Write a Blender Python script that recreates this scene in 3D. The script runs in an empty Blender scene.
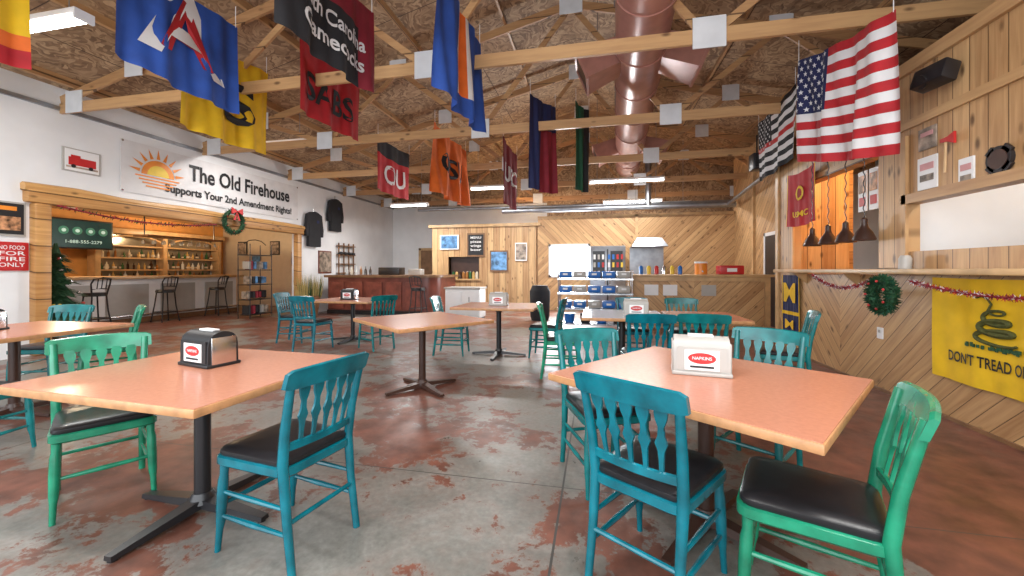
import bpy, bmesh, math, random
from mathutils import Vector, Matrix, Euler
random.seed(7)
R=math.radians
sc=bpy.context.scene
COL=sc.collection

# ---------------------------------------------------------------- materials
def new(name):
    m=bpy.data.materials.new(name); m.use_nodes=True
    nt=m.node_tree; b=nt.nodes['Principled BSDF']
    return m,nt,b
def c4(c): return (c[0],c[1],c[2],1)
def mat(name,col,rough=.5,metal=0,var=.12,scale=6,emit=0,ecol=None,bump=0,trans=0,coat=0):
    m,nt,b=new(name); N=nt.nodes; L=nt.links
    b.inputs['Roughness'].default_value=rough; b.inputs['Metallic'].default_value=metal
    if coat: b.inputs['Coat Weight'].default_value=coat; b.inputs['Coat Roughness'].default_value=.12
    tc=N.new('ShaderNodeTexCoord'); no=N.new('ShaderNodeTexNoise'); no.inputs['Scale'].default_value=scale; no.inputs['Detail'].default_value=4
    L.new(tc.outputs['Object'],no.inputs['Vector'])
    r=N.new('ShaderNodeMapRange'); r.inputs[1].default_value=.3; r.inputs[2].default_value=.7; r.inputs[3].default_value=1-var; r.inputs[4].default_value=1+var
    L.new(no.outputs['Fac'],r.inputs[0])
    mx=N.new('ShaderNodeVectorMath'); mx.operation='SCALE'; mx.inputs[0].default_value=col
    L.new(r.outputs[0],mx.inputs['Scale']); L.new(mx.outputs[0],b.inputs['Base Color'])
    if bump:
        bp=N.new('ShaderNodeBump'); bp.inputs['Strength'].default_value=bump; L.new(no.outputs['Fac'],bp.inputs['Height']); L.new(bp.outputs[0],b.inputs['Normal'])
    if emit:
        b.inputs['Emission Color'].default_value=c4(ecol or col); b.inputs['Emission Strength'].default_value=emit
    if trans: b.inputs['Transmission Weight'].default_value=trans
    return m
def ramp(nt,stops,fac=None):
    r=nt.nodes.new('ShaderNodeValToRGB'); e=r.color_ramp.elements
    while len(e)<len(stops): e.new(.5)
    for i,(p,c) in enumerate(stops): e[i].position=p; e[i].color=c4(c)
    if fac is not None: nt.links.new(fac,r.inputs[0])
    return r
def math_(nt,op,a,b=None):
    n=nt.nodes.new('ShaderNodeMath'); n.operation=op
    for i,v in enumerate((a,b)):
        if v is None: continue
        if isinstance(v,(int,float)): n.inputs[i].default_value=v
        else: nt.links.new(v,n.inputs[i])
    return n.outputs[0]
def mixc(nt,f,a,b,mode='MIX'):
    n=nt.nodes.new('ShaderNodeMix'); n.data_type='RGBA'; n.blend_type=mode
    for i,v in ((0,f),(6,a),(7,b)):
        if isinstance(v,(int,float)): n.inputs[i].default_value=v
        elif isinstance(v,tuple): n.inputs[i].default_value=c4(v)
        else: nt.links.new(v,n.inputs[i])
    return n.outputs[2]
def dot(nt,vec,d):
    n=nt.nodes.new('ShaderNodeVectorMath'); n.operation='DOT_PRODUCT'; nt.links.new(vec,n.inputs[0]); n.inputs[1].default_value=d; return n.outputs['Value']
def planks(name,across,along,w=.14,dark=(.35,.18,.075),light=(.64,.40,.19),rough=.45):
    m,nt,b=new(name); N=nt.nodes;L=nt.links
    g=N.new('ShaderNodeNewGeometry').outputs['Position']
    A=dot(nt,g,Vector(across).normalized()); B=dot(nt,g,Vector(along).normalized())
    q=math_(nt,'DIVIDE',A,w); idx=math_(nt,'FLOOR',q); fr=math_(nt,'FRACT',q)
    wn=N.new('ShaderNodeTexWhiteNoise'); wn.noise_dimensions='1D'; L.new(idx,wn.inputs['W'])
    cb=N.new('ShaderNodeCombineXYZ'); L.new(math_(nt,'MULTIPLY',A,26),cb.inputs[0]); L.new(math_(nt,'MULTIPLY',B,1.6),cb.inputs[1]); L.new(math_(nt,'MULTIPLY',wn.outputs[0],40),cb.inputs[2])
    no=N.new('ShaderNodeTexNoise'); no.inputs['Scale'].default_value=1; no.inputs['Detail'].default_value=5; no.inputs['Distortion'].default_value=.7; L.new(cb.outputs[0],no.inputs['Vector'])
    f=math_(nt,'ADD',math_(nt,'MULTIPLY',no.outputs[0],.75),math_(nt,'MULTIPLY',wn.outputs[0],.32))
    col=ramp(nt,[(.25,dark),(.5,tuple((x+y)/2 for x,y in zip(dark,light))),(.75,light)],f).outputs[0]
    cb2=N.new('ShaderNodeCombineXYZ'); L.new(math_(nt,'MULTIPLY',A,7),cb2.inputs[0]); L.new(math_(nt,'MULTIPLY',B,3.0),cb2.inputs[1]); 
    vo=N.new('ShaderNodeTexVoronoi'); vo.inputs['Scale'].default_value=1; L.new(cb2.outputs[0],vo.inputs['Vector'])
    kn=N.new('ShaderNodeMapRange'); kn.inputs[1].default_value=.07; kn.inputs[2].default_value=.2; L.new(vo.outputs['Distance'],kn.inputs[0])
    col=mixc(nt,kn.outputs[0],tuple(x*.45 for x in dark),col)
    gap=math_(nt,'LESS_THAN',fr,.05)
    col=mixc(nt,gap,col,tuple(x*.35 for x in dark))
    L.new(col,b.inputs['Base Color']); b.inputs['Roughness'].default_value=rough
    return m
def osb(name):
    m,nt,b=new(name);N=nt.nodes;L=nt.links
    tc=N.new('ShaderNodeNewGeometry')
    no=N.new('ShaderNodeTexNoise'); no.inputs['Scale'].default_value=2.2; L.new(tc.outputs['Position'],no.inputs['Vector'])
    vm=N.new('ShaderNodeVectorMath'); vm.operation='MULTIPLY_ADD'; L.new(no.outputs['Color'],vm.inputs[0]); vm.inputs[1].default_value=(1.2,1.2,1.2); L.new(tc.outputs['Position'],vm.inputs[2])
    mp=N.new('ShaderNodeMapping'); mp.inputs['Scale'].default_value=(20,8,8); L.new(vm.outputs[0],mp.inputs[0])
    vo=N.new('ShaderNodeTexVoronoi'); vo.inputs['Scale'].default_value=1; L.new(mp.outputs[0],vo.inputs['Vector'])
    sep=N.new('ShaderNodeSeparateColor'); L.new(vo.outputs['Color'],sep.inputs[0])
    n2=N.new('ShaderNodeTexNoise'); n2.inputs['Scale'].default_value=1.1; n2.inputs['Detail'].default_value=6; n2.inputs['Roughness'].default_value=.65; L.new(tc.outputs['Position'],n2.inputs['Vector'])
    f=math_(nt,'ADD',math_(nt,'MULTIPLY',sep.outputs[0],.45),math_(nt,'MULTIPLY',n2.outputs[0],.6))
    col=ramp(nt,[(.2,(.14,.08,.045)),(.5,(.33,.21,.12)),(.85,(.6,.43,.26))],f).outputs[0]
    y=dot(nt,tc.outputs['Position'],(0,1,0)); x=dot(nt,tc.outputs['Position'],(1,0,0))
    g1=math_(nt,'LESS_THAN',math_(nt,'FRACT',math_(nt,'DIVIDE',y,1.22)),.012); g2=math_(nt,'LESS_THAN',math_(nt,'FRACT',math_(nt,'DIVIDE',x,2.44)),.006)
    col=mixc(nt,math_(nt,'MAXIMUM',g1,g2),col,(.07,.04,.025))
    L.new(col,b.inputs['Base Color']); b.inputs['Roughness'].default_value=.7
    return m
def floormat():
    m,nt,b=new('worn_painted_concrete');N=nt.nodes;L=nt.links
    g=N.new('ShaderNodeNewGeometry').outputs['Position']
    def noise(s,d=6,r=.6,dist=0):
        n=N.new('ShaderNodeTexNoise'); n.inputs['Scale'].default_value=s; n.inputs['Detail'].default_value=d; n.inputs['Roughness'].default_value=r; n.inputs['Distortion'].default_value=dist; L.new(g,n.inputs['Vector']); return n.outputs[0]
    big=noise(.85,3,.5); mid=noise(3.2,10,.7,.4); fine=noise(30,5); scr=noise(9,10,.75,.2)
    f=math_(nt,'ADD',math_(nt,'MULTIPLY',big,.62),math_(nt,'ADD',math_(nt,'MULTIPLY',mid,.45),math_(nt,'MULTIPLY',scr,.28)))
    xx=dot(nt,g,(1,0,0)); yy=dot(nt,g,(0,1,0))
    mr=N.new('ShaderNodeMapRange'); mr.inputs[1].default_value=.6; mr.inputs[2].default_value=1.7; mr.inputs[4].default_value=.2; L.new(xx,mr.inputs[0])
    mr2=N.new('ShaderNodeMapRange'); mr2.inputs[1].default_value=3.0; mr2.inputs[2].default_value=8; mr2.inputs[4].default_value=.04; L.new(yy,mr2.inputs[0])
    f=math_(nt,'ADD',f,math_(nt,'ADD',mr.outputs[0],mr2.outputs[0]))
    msk=ramp(nt,[(.682,(0,0,0)),(.70,(1,1,1))],f).outputs[0]
    film=ramp(nt,[(.6,(0,0,0)),(.69,(.35,.35,.35))],f).outputs[0]
    conc=ramp(nt,[(.3,(.10,.098,.085)),(.5,(.20,.195,.175)),(.72,(.34,.335,.31))],math_(nt,'ADD',math_(nt,'MULTIPLY',mid,.7),math_(nt,'MULTIPLY',fine,.3))).outputs[0]
    paint=ramp(nt,[(.3,(.085,.036,.025)),(.7,(.23,.085,.055))],noise(5,8)).outputs[0]
    col=mixc(nt,film,conc,(.17,.10,.075)); col=mixc(nt,msk,col,paint)
    j1=math_(nt,'LESS_THAN',math_(nt,'ABSOLUTE',math_(nt,'ADD',xx,.2)),.006)
    j2=math_(nt,'LESS_THAN',math_(nt,'ABSOLUTE',math_(nt,'SUBTRACT',math_(nt,'MODULO',math_(nt,'ADD',yy,6.6),3.6),1.8)),.004)
    j3=math_(nt,'LESS_THAN',math_(nt,'ABSOLUTE',math_(nt,'ADD',xx,4.2)),.006)
    col=mixc(nt,math_(nt,'MAXIMUM',j3,math_(nt,'MAXIMUM',j1,j2)),col,(.06,.055,.05))
    L.new(col,b.inputs['Base Color'])
    rr=N.new('ShaderNodeMapRange'); rr.inputs[1].default_value=.3; rr.inputs[2].default_value=.7; rr.inputs[3].default_value=.26; rr.inputs[4].default_value=.5; L.new(mid,rr.inputs[0]); L.new(rr.outputs[0],b.inputs['Roughness'])
    b.inputs['Specular IOR Level'].default_value=.4
    bp=N.new('ShaderNodeBump'); bp.inputs['Strength'].default_value=.06; L.new(mid,bp.inputs['Height']); L.new(bp.outputs[0],b.inputs['Normal'])
    return m
FLOOR=floormat(); OSB=osb('osb_sheathing')
WHITEW=mat('white_painted_wall',(.77,.78,.79),.6,var=.05,scale=2)
PV=planks('pine_vertical_boards',(0,1,0),(0,0,1),.16)
PDA=planks('pine_diagonal_boards_a',(0,1,1),(0,-1,1),.13)
PDB=planks('pine_diagonal_boards_b',(0,1,-1),(0,1,1),.13)
PDX=planks('pine_diagonal_boards_c',(1,0,1),(-1,0,1),.14)
PDX2=planks('pine_diagonal_boards_d',(1,0,-1),(1,0,1),.14)
PVX=planks('pine_vertical_boards_b',(1,0,0),(0,0,1),.2,light=(.66,.44,.22))
LUM=planks('lumber_grain',(0,.3,1),(1,0,0),.33,dark=(.36,.18,.08),light=(.56,.33,.15))
LUMY=planks('lumber_grain_long',(1,0,1),(0,1,0),.3,dark=(.38,.2,.09),light=(.58,.36,.17))
ROUGHW=planks('rough_orange_timber',(.2,0,1),(0,1,0),.4,dark=(.38,.17,.05),light=(.64,.36,.13))
MAHOG=mat('mahogany_wood',(.17,.045,.03),.3,var=.3,scale=4)
DWOOD=mat('dark_oak',(.2,.1,.045),.4,var=.3,scale=5)
PWOOD=mat('pale_wood',(.55,.35,.17),.4,var=.2,scale=5)
TEAL=mat('teal_paint',(.0,.125,.165),.27,var=.35,scale=9,coat=.2)
TEAL2=mat('teal_green_paint',(.002,.145,.15),.27,var=.35,scale=9,coat=.2)
GREEN=mat('green_paint',(.01,.215,.115),.27,var=.35,scale=9,coat=.2)
VINYL=mat('black_vinyl',(.012,.012,.014),.34,var=.2,scale=20,bump=.05)
BLK=mat('black_metal',(.015,.014,.016),.35,var=.2)
BRN=mat('brown_metal',(.05,.022,.015),.35,var=.2)
SALM=mat('salmon_laminate',(.52,.225,.14),.25,var=.06,scale=50)
EDGE=mat('oak_edge_band',(.46,.23,.1),.4,var=.2,scale=20)
GRYT=mat('grey_laminate',(.36,.4,.46),.2,var=.05,scale=40)
CHROME=mat('brushed_steel',(.6,.6,.62),.25,1,var=.1)
STEEL=mat('stainless_panel',(.34,.36,.39),.35,.85,var=.15)
PLATE=mat('white_gusset_plate',(.7,.72,.74),.5,var=.06)
DUCT=mat('salmon_duct_paint',(.42,.2,.16),.3,.1,var=.12)
WHITE=mat('white_plastic',(.8,.8,.8),.4,var=.03)
CREAM=mat('cream_grey_plastic',(.42,.4,.37),.4,var=.05)
BLACK=mat('black_ink',(.01,.01,.012),.5,var=.1)
RED=mat('red_cloth',(.42,.014,.02),.75,var=.15)
DRED=mat('maroon_cloth',(.22,.012,.025),.75,var=.15)
BLUE=mat('blue_cloth',(.018,.07,.33),.75,var=.15)
NAVY=mat('navy_cloth',(.012,.018,.08),.75,var=.15)
YEL=mat('yellow_cloth',(.78,.48,.01),.75,var=.1)
ORG=mat('orange_cloth',(.75,.15,.02),.75,var=.12)
DGRN=mat('dark_green_cloth',(.01,.08,.04),.75,var=.12)
BLKC=mat('black_cloth',(.015,.015,.018),.8,var=.2)
WCL=mat('white_cloth',(.7,.69,.69),.75,var=.05)
REDP=mat('red_paint',(.5,.02,.02),.4,var=.1)
BLUEP=mat('blue_plastic',(.01,.14,.5),.35,var=.1)
YELP=mat('yellow_paint',(.8,.55,.05),.4,var=.1)
ORP=mat('orange_paint',(.8,.26,.03),.4,var=.1)
LEAF=mat('fir_green',(.015,.07,.025),.7,var=.4,scale=30)
OLIVE=mat('olive_snake',(.07,.075,.015),.7,var=.3,scale=40)
STRAW=mat('straw',(.45,.35,.13),.8,var=.3)
ORANGEW=mat('warm_orange_wall',(.75,.36,.1),.6,var=.08)
CRW=mat('cream_wall',(.62,.52,.38),.6,var=.05)
TUBE=mat('fluorescent_tube',(1,1,1),.5,emit=12,ecol=(1,.99,.96),var=0)
PANE=mat('daylight_pane',(.9,.95,1),.5,emit=9,ecol=(.9,.96,1),var=0)
SCREEN=mat('tv_screen',(.01,.025,.025),.2,var=.3,emit=.12,ecol=(.05,.2,.18))
WARMB=mat('warm_bulb',(1,.7,.35),.5,emit=8,ecol=(1,.65,.3),var=0)
GLASS=mat('clear_glass',(.85,.9,.9),.05,trans=.7,var=0)
BOTS=[mat('bottle_amber',(.3,.12,.03),.1),mat('bottle_green',(.03,.1,.04),.1),mat('bottle_clear',(.6,.62,.6),.1),mat('bottle_gold',(.55,.35,.12),.15),mat('bottle_dark',(.04,.02,.012),.1),mat('bottle_label',(.65,.58,.45),.3)]
PICB=mat('picture_blue',(.1,.24,.45),.3,var=.7,scale=8)
PICG=mat('picture_muted',(.3,.24,.19),.3,var=.8,scale=9)
FOOD=mat('food_photo',(.4,.2,.1),.3,var=.9,scale=14)

# ---------------------------------------------------------------- mesh builder
class B:
    def __init__(s): s.bm=bmesh.new(); s.m=[]
    def mi(s,m):
        if m not in s.m: s.m.append(m)
        return s.m.index(m)
    def _set(s,verts,m):
        i=s.mi(m); fs={f for v in verts for f in v.link_faces}
        for f in fs: f.material_index=i
        return fs
    def box(s,c,d,m,rz=0,bev=0,M=None,rot=None):
        T=Matrix.Translation(c)@(rot.to_matrix().to_4x4() if rot else Matrix.Rotation(rz,4,'Z'))@Matrix.Diagonal((d[0],d[1],d[2],1))
        if M: T=M@T
        r=bmesh.ops.create_cube(s.bm,size=1,matrix=T); fs=s._set(r['verts'],m)
        if bev:
            es={e for f in fs for e in f.edges}
            q=bmesh.ops.bevel(s.bm,geom=list(es),offset=bev,segments=2,affect='EDGES',profile=.5)
            for f in q['faces']: f.material_index=s.mi(m)
    def span(s,a,b,m,bev=0):
        s.box([(a[i]+b[i])/2 for i in range(3)],[abs(b[i]-a[i]) for i in range(3)],m,bev=bev)
    def cyl(s,p1,p2,r1,r2,m,seg=12):
        p1=Vector(p1);p2=Vector(p2);d=p2-p1
        T=Matrix.Translation((p1+p2)/2)@d.to_track_quat('Z','Y').to_matrix().to_4x4()
        r=bmesh.ops.create_cone(s.bm,cap_ends=True,segments=seg,radius1=r1,radius2=r2,depth=d.length,matrix=T); s._set(r['verts'],m)
    def beam(s,p1,p2,w,h,m,side=Vector((0,1,0))):
        p1=Vector(p1);p2=Vector(p2);d=(p2-p1);L=d.length;d.normalize(); up=side.cross(d).normalized()
        T=Matrix(((d.x,side.x,up.x,0),(d.y,side.y,up.y,0),(d.z,side.z,up.z,0),(0,0,0,1)))
        T=Matrix.Translation((p1+p2)/2)@T@Matrix.Diagonal((L,w,h,1))
        r=bmesh.ops.create_cube(s.bm,size=1,matrix=T); s._set(r['verts'],m)
    def tube(s,pts,rads,m,seg=8,flat=1.0,ref=Vector((0,1,0))):
        pts=[Vector(p) for p in pts]; 
        if not isinstance(rads,(list,tuple)): rads=[rads]*len(pts)
        rings=[]
        for i,p in enumerate(pts):
            d=(pts[min(i+1,len(pts)-1)]-pts[max(i-1,0)]).normalized()
            a=ref-d*ref.dot(d)
            if a.length<.1: a=Vector((1,0,0))-d*d.x
            a.normalize(); b=d.cross(a)
            rings.append([s.bm.verts.new(p+a*math.cos(2*math.pi*k/seg)*rads[i]+b*math.sin(2*math.pi*k/seg)*rads[i]*flat) for k in range(seg)])
        i_=s.mi(m)
        for A,C in zip(rings,rings[1:]):
            for k in range(seg):
                s.bm.faces.new((A[k],A[(k+1)%seg],C[(k+1)%seg],C[k])).material_index=i_
        s.bm.faces.new(rings[0][::-1]).material_index=i_; s.bm.faces.new(rings[-1]).material_index=i_
    def lathe(s,prof,c,m,seg=14,mats=None):
        c=Vector(c);rings=[]
        for r,z in prof:
            rings.append([s.bm.verts.new(c+Vector((max(r,.0005)*math.cos(2*math.pi*k/seg),max(r,.0005)*math.sin(2*math.pi*k/seg),z))) for k in range(seg)])
        for j,(A,C) in enumerate(zip(rings,rings[1:])):
            i_=s.mi(mats[j] if mats else m)
            for k in range(seg):
                s.bm.faces.new((A[k],A[(k+1)%seg],C[(k+1)%seg],C[k])).material_index=i_
        s.bm.faces.new(rings[0][::-1]).material_index=s.mi(m); s.bm.faces.new(rings[-1]).material_index=s.mi(m)
    def prism(s,poly,off,m):
        off=Vector(off); a=[s.bm.verts.new(Vector(p)) for p in poly]; b=[s.bm.verts.new(Vector(p)+off) for p in poly]; i_=s.mi(m); n=len(a)
        fs=[s.bm.faces.new(a[::-1]),s.bm.faces.new(b)]+[s.bm.faces.new((a[k],a[(k+1)%n],b[(k+1)%n],b[k])) for k in range(n)]
        for f in fs: f.material_index=i_
    def face(s,pts,m):
        f=s.bm.faces.new([s.bm.verts.new(Vector(p)) for p in pts]); f.material_index=s.mi(m)
    def sph(s,c,r,m,sc=(1,1,1),seg=12):
        T=Matrix.Translation(c)@Matrix.Diagonal((sc[0],sc[1],sc[2],1))
        q=bmesh.ops.create_uvsphere(s.bm,u_segments=seg,v_segments=seg//2+2,radius=r,matrix=T); s._set(q['verts'],m)
    def text(s,body,size,fn,m,bold=.01,width=None,spacing=1):
        cu=bpy.data.curves.new('t','FONT'); cu.body=body; cu.size=size; cu.align_x='CENTER'; cu.align_y='CENTER'; cu.offset=bold*size; cu.space_character=spacing; cu.resolution_u=3
        ob=bpy.data.objects.new('t',cu); COL.objects.link(ob)
        dg=bpy.context.evaluated_depsgraph_get(); me=bpy.data.meshes.new_from_object(ob.evaluated_get(dg))
        xs=[v.co.x for v in me.vertices] or [0]; w=max(xs)-min(xs); k=(width/w) if width else 1
        vs=[s.bm.verts.new(fn(v.co.x*k,v.co.y)) for v in me.vertices]; i_=s.mi(m)
        for p in me.polygons:
            try: s.bm.faces.new([vs[i] for i in p.vertices]).material_index=i_
            except ValueError: pass
        bpy.data.objects.remove(ob); bpy.data.curves.remove(cu); bpy.data.meshes.remove(me)
    def mesh(s,name,recalc=True):
        if recalc: bmesh.ops.recalc_face_normals(s.bm,faces=s.bm.faces)
        me=bpy.data.meshes.new(name); s.bm.to_mesh(me); s.bm.free()
        for m in s.m: me.materials.append(m)
        for p in me.polygons: p.use_smooth=True
        me.set_sharp_from_angle(angle=R(38)); return me
    def done(s,name,loc=(0,0,0),rz=0,recalc=True):
        o=bpy.data.objects.new(name,s.mesh(name,recalc)); o.location=loc; o.rotation_euler=(0,0,rz); COL.objects.link(o); return o
def inst(name,me,loc,rz=0):
    o=bpy.data.objects.new(name,me); o.location=loc; o.rotation_euler=(0,0,rz); COL.objects.link(o); return o
def onX(x,y,z): return lambda a,b:Vector((x,y+a,z+b))
def onXn(x,y,z): return lambda a,b:Vector((x,y-a,z+b))
def onY(x,y,z): return lambda a,b:Vector((x+a,y,z+b))

# ---------------------------------------------------------------- room shell
UL=-8.4; UR=3.0; RC=-.45; RZ=6.2; SL=.25
b=B(); b.span((-14,-1.5,-.1),(7.7,15.6,0),FLOOR); b.done('floor')
b=B()
for sx in (-1,1):
    xe=RC+sx*8.15; ze=RZ-SL*8.15
    b.prism([(RC,-1.5,RZ),(xe,-1.5,ze),(xe,-1.5,ze+.06),(RC,-1.5,RZ+.06)],(0,17.1,0),OSB)
b.done('ceiling')
b=B()
x=1.2
while x<7.9:
    for sx in (-1,1):
        b.beam((RC+sx*x,-1.4,RZ-SL*x-.075),(RC+sx*x,15.4,RZ-SL*x-.075),.14,.04,LUMY,side=Vector((SL*sx,0,1)).normalized())
    x+=1.6
b.done('roof_purlins')
WH=4.22
b=B()
b.span((UL-.15,-1.5,0),(UL,4.5,WH),WHITEW); b.span((UL-.15,4.5,2.4),(UL,9.9,WH),WHITEW); b.span((UL-.15,9.9,0),(UL,15.5,WH),WHITEW)
b.done('wall_left')
b=B(); b.span((UL+.002,-1.5,3.84),(UL+.05,15.4,3.9),STEEL); b.done('trim_left_conduit')
b=B(); b.prism([(UL-.15,15.5,0),(7.7,15.5,0),(7.7,15.5,4.2),(RC,15.5,6.22),(UL-.15,15.5,4.2)],(0,.1,0),OSB)
b.done('wall_back')
b=B(); b.span((UL+.002,15.42,0),(-1.9,15.49,3.9),WHITEW); b.done('wall_back_panel')
b=B()
Y=13
b.span((-1.9,Y,0),(4,Y+.12,1.1),PDX2); b.span((-1.9,Y,1.1),(-1.5,Y+.12,2.1),PDX2); b.span((-.25,Y,1.1),(1.2,Y+.12,2.1),PDX)
b.span((1.2,Y,1.1),(4,Y+.12,2.1),PDX2); b.span((-1.9,Y,2.1),(1.2,Y+.12,3.05),PDX); b.span((1.2,Y,2.1),(4,Y+.12,3.05),PDX2)
b.span((1.17,Y-.03,0),(1.25,Y,3.05),PWOOD); b.span((-1.9,Y-.03,2.97),(3.98,Y,3.05),PWOOD)
b.done('wall_partition')
b=B(); b.span((-1.5,Y+.04,1.1),(-.25,Y+.07,2.1),PANE)
for q in ((-1.54,1.06,-1.47,2.14),(-.28,1.06,-.21,2.14),(-1.54,2.07,-.21,2.14),(-1.54,1.06,-.21,1.13),(-.89,1.1,-.86,2.1)): b.span((q[0],Y-.03,q[1]),(q[2],Y+.03,q[3]),WHITE)
b.done('window_1')
b=B(); b.span((4,7.6,0),(4.12,13.1,4.6),PDA); b.span((3.94,7.7,0),(4,7.8,3.9),PWOOD); b.span((3.94,11.4,0),(4,11.5,3.9),PWOOD); b.done('wall_right_rear')
b=B(); b.span((3.93,9.7,0),(3.99,10.6,2.1),BLK); b.span((3.92,9.62,0),(3.99,9.7,2.18),WHITE); b.span((3.92,10.6,0),(3.99,10.68,2.18),WHITE); b.span((3.92,9.62,2.1),(3.99,10.68,2.18),WHITE); b.cyl((3.9,9.8,1.0),(3.9,9.8,1.1),.02,.02,CHROME); b.done('door_1')
b=B(); KH=3.32
b.span((UR,-1.5,0),(UR+.12,5.8,1.25),PDA); b.span((UR,5.8,0),(UR+.12,7.6,1.25),PDB)
b.span((UR,7.05,1.25),(UR+.12,7.6,KH),PV); b.span((UR,4.7,1.25),(UR+.12,5.0,KH),PV)
b.span((UR,5.0,2.55),(UR+.12,7.05,KH),PV); b.span((UR,2.3,1.95),(UR+.12,4.7,KH),PV); b.span((UR,-1.5,1.25),(UR+.12,2.3,KH),PV)
b.span((UR,2.3,1.25),(UR+.12,4.7,1.48),PV)
b.span((UR+.12,7.48,0),(4.0,7.6,KH),PVX)
b.done('wall_right')
b=B(); b.span((UR+.12,-1.5,KH-.08),(7.6,7.6,KH),PVX); b.done('ceiling_kitchen')
b=B(); b.span((4.9,4.9,0),(5.0,7.48,KH-.08),ORANGEW); b.span((4.9,-1.5,0),(5.0,4.9,KH-.08),WHITEW); b.span((3.12,4.82,0),(4.9,4.88,KH-.08),WHITEW); b.done('wall_kitchen_inner')
b=B()
b.span((UR-.03,2.2,1.95),(UR-.002,4.72,2.04),LUMY); b.span((UR-.03,4.66,1.32),(UR-.002,5.04,2.62),PV); b.span((UR-.03,-1.5,2.68),(UR-.002,5.0,2.76),LUMY)
b.span((UR-.03,5.04,2.55),(UR-.002,6.98,2.63),LUMY); b.span((UR-.03,6.98,1.32),(UR-.002,7.1,2.6),PV); b.span((UR-.03,7.5,0),(UR-.002,7.6,3.3),PWOOD)
b.span((UR-.04,-1.5,KH-.1),(UR-.002,7.6,KH+.02),LUMY)
b.done('trim_right')
b=B(); b.span((UR-.22,1.9,1.26),(UR-.003,7.2,1.31),PWOOD,.01); 
for v in (2.2,3.3,5.4,6.6): b.prism([(UR-.003,v,1.26),(UR-.17,v,1.26),(UR-.003,v,1.1)],(0,.03,0),PWOOD)
b.done('serving_counter_ledge')
b=B(); b.span((UR-.02,-1.5,0),(UR-.001,7.6,.03),DWOOD); b.done('baseboard_right')
b=B(); b.span((7.6,-1.5,0),(7.7,15.5,4.2),WHITEW); b.done('wall_outer_right')

# bar side room
b=B(); b.span((-13.9,3.2,0),(-13.8,12.6,2.9),ORANGEW); b.span((-13.8,3.2,0),(UL-.15,3.3,2.9),WHITEW); b.span((-13.8,12.5,0),(UL-.15,12.6,2.9),CRW); b.done('wall_bar_room')
b=B(); b.span((-13.9,3.2,2.9),(UL-.15,12.6,3.0),PWOOD); b.done('ceiling_bar_room')
b=B()
def wob(p1,p2,r,n=9,m=ROUGHW):
    p1=Vector(p1);p2=Vector(p2)
    b.tube([p1.lerp(p2,i/n)+Vector((0,0,.015*math.sin(i*1.9)))*(1 if abs(p1.z-p2.z)<1 else 0) for i in range(n+1)],[r*(1+.12*math.sin(i*2.3)) for i in range(n+1)],m,seg=8)
b.box((UL+.04,7.2,2.42),(.16,5.75,.2),ROUGHW,bev=.03); b.box((UL+.04,4.5,1.16),(.16,.2,2.32),ROUGHW,bev=.03); b.box((UL+.04,9.9,1.16),(.16,.16,2.32),ROUGHW,bev=.03)
wob((UL+.05,4.3,2.55),(UL+.05,10.1,2.52),.07)
b.done('timber_frame')

# ---------------------------------------------------------------- trusses
def truss(y):
    b=B(); zb=3.87
    b.span((UL+.03,y-.02,zb-.08),(7.55,y+.02,zb+.08),LUM)
    tz=lambda d:RZ-SL*d-.23
    for sx in (-1,1):
        b.beam((RC+sx*7.9,y,tz(7.9)),(RC,y,tz(0)),.04,.14,LUM)
        for p,q in ((1.65,0),(1.65,3.3),(4.9,3.3),(4.9,6.4)):
            b.beam((RC+sx*p,y+.035,zb),(RC+sx*q,y+.035,tz(q)),.035,.09,LUM)
        for p,z in ((1.65,zb),(4.9,zb),(7.6,zb+.05),(3.3,tz(3.3)),(6.4,tz(6.4))):
            b.box((RC+sx*p,y-.028,z+.03),(.34,.012,.34),PLATE)
    b.box((RC,y-.028,tz(0)),(.4,.012,.34),PLATE)
    b.done('roof_truss')
for y in (2.3,4.75,7.1,9.55,12.0,14.4): truss(y)
b=B()
b.cyl((-6,12.75,3.35),(3.9,12.75,3.3),.05,.05,STEEL); b.cyl((-3,12.6,3.2),(3.9,12.6,3.2),.09,.09,STEEL); b.cyl((1.5,12.6,3.2),(1.5,12.6,4.9),.09,.09,STEEL)
b.cyl((3.7,12.6,3.2),(3.7,9.2,3.5),.05,.05,STEEL); b.done('conduit_run')
b=B(); dz=4.47; dr=.35
def du(v): return .52+(v-4)*.045
b.cyl((du(1.0),1.0,dz),(du(12.6),12.6,dz),dr,dr,DUCT,32)
v=1.2
while v<12.6:
    b.cyl((du(v),v,dz),(du(v),v+.035,dz),dr+.014,dr+.014,DUCT,32); v+=1.15
for v in (2.5,4.95,7.3,9.7):
    for s in (-1,1): b.box((du(v)+s*(dr+.01),v,dz+.5),(.01,.04,1.0),STEEL)
for v0 in (6.1,10.6):
    for sx in (-1,1):
        u0=du(v0)
        a=[(u0+sx*.2,v0-.22,dz-.18),(u0+sx*.2,v0+.22,dz-.18),(u0+sx*.2,v0+.22,dz+.2),(u0+sx*.2,v0-.22,dz+.2)]
        c=[(u0+sx*.75,v0-.3,dz-.42),(u0+sx*.75,v0+.3,dz-.42),(u0+sx*.92,v0+.3,dz-.02),(u0+sx*.92,v0-.3,dz-.02)]
        A=[b.bm.verts.new(p) for p in a]; C=[b.bm.verts.new(p) for p in c]; i_=b.mi(DUCT)
        for k in range(4): b.bm.faces.new((A[k],A[(k+1)%4],C[(k+1)%4],C[k])).material_index=i_
        b.bm.faces.new(A).material_index=i_; b.bm.faces.new(C).material_index=b.mi(BRN)
        for k in range(4):
            b.beam(c[k],c[(k+1)%4],.04,.04,DUCT,side=(Vector((1,0,0)) if k%2==0 else Vector((0,1,0))))
b.done('ventilation_duct')

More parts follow.
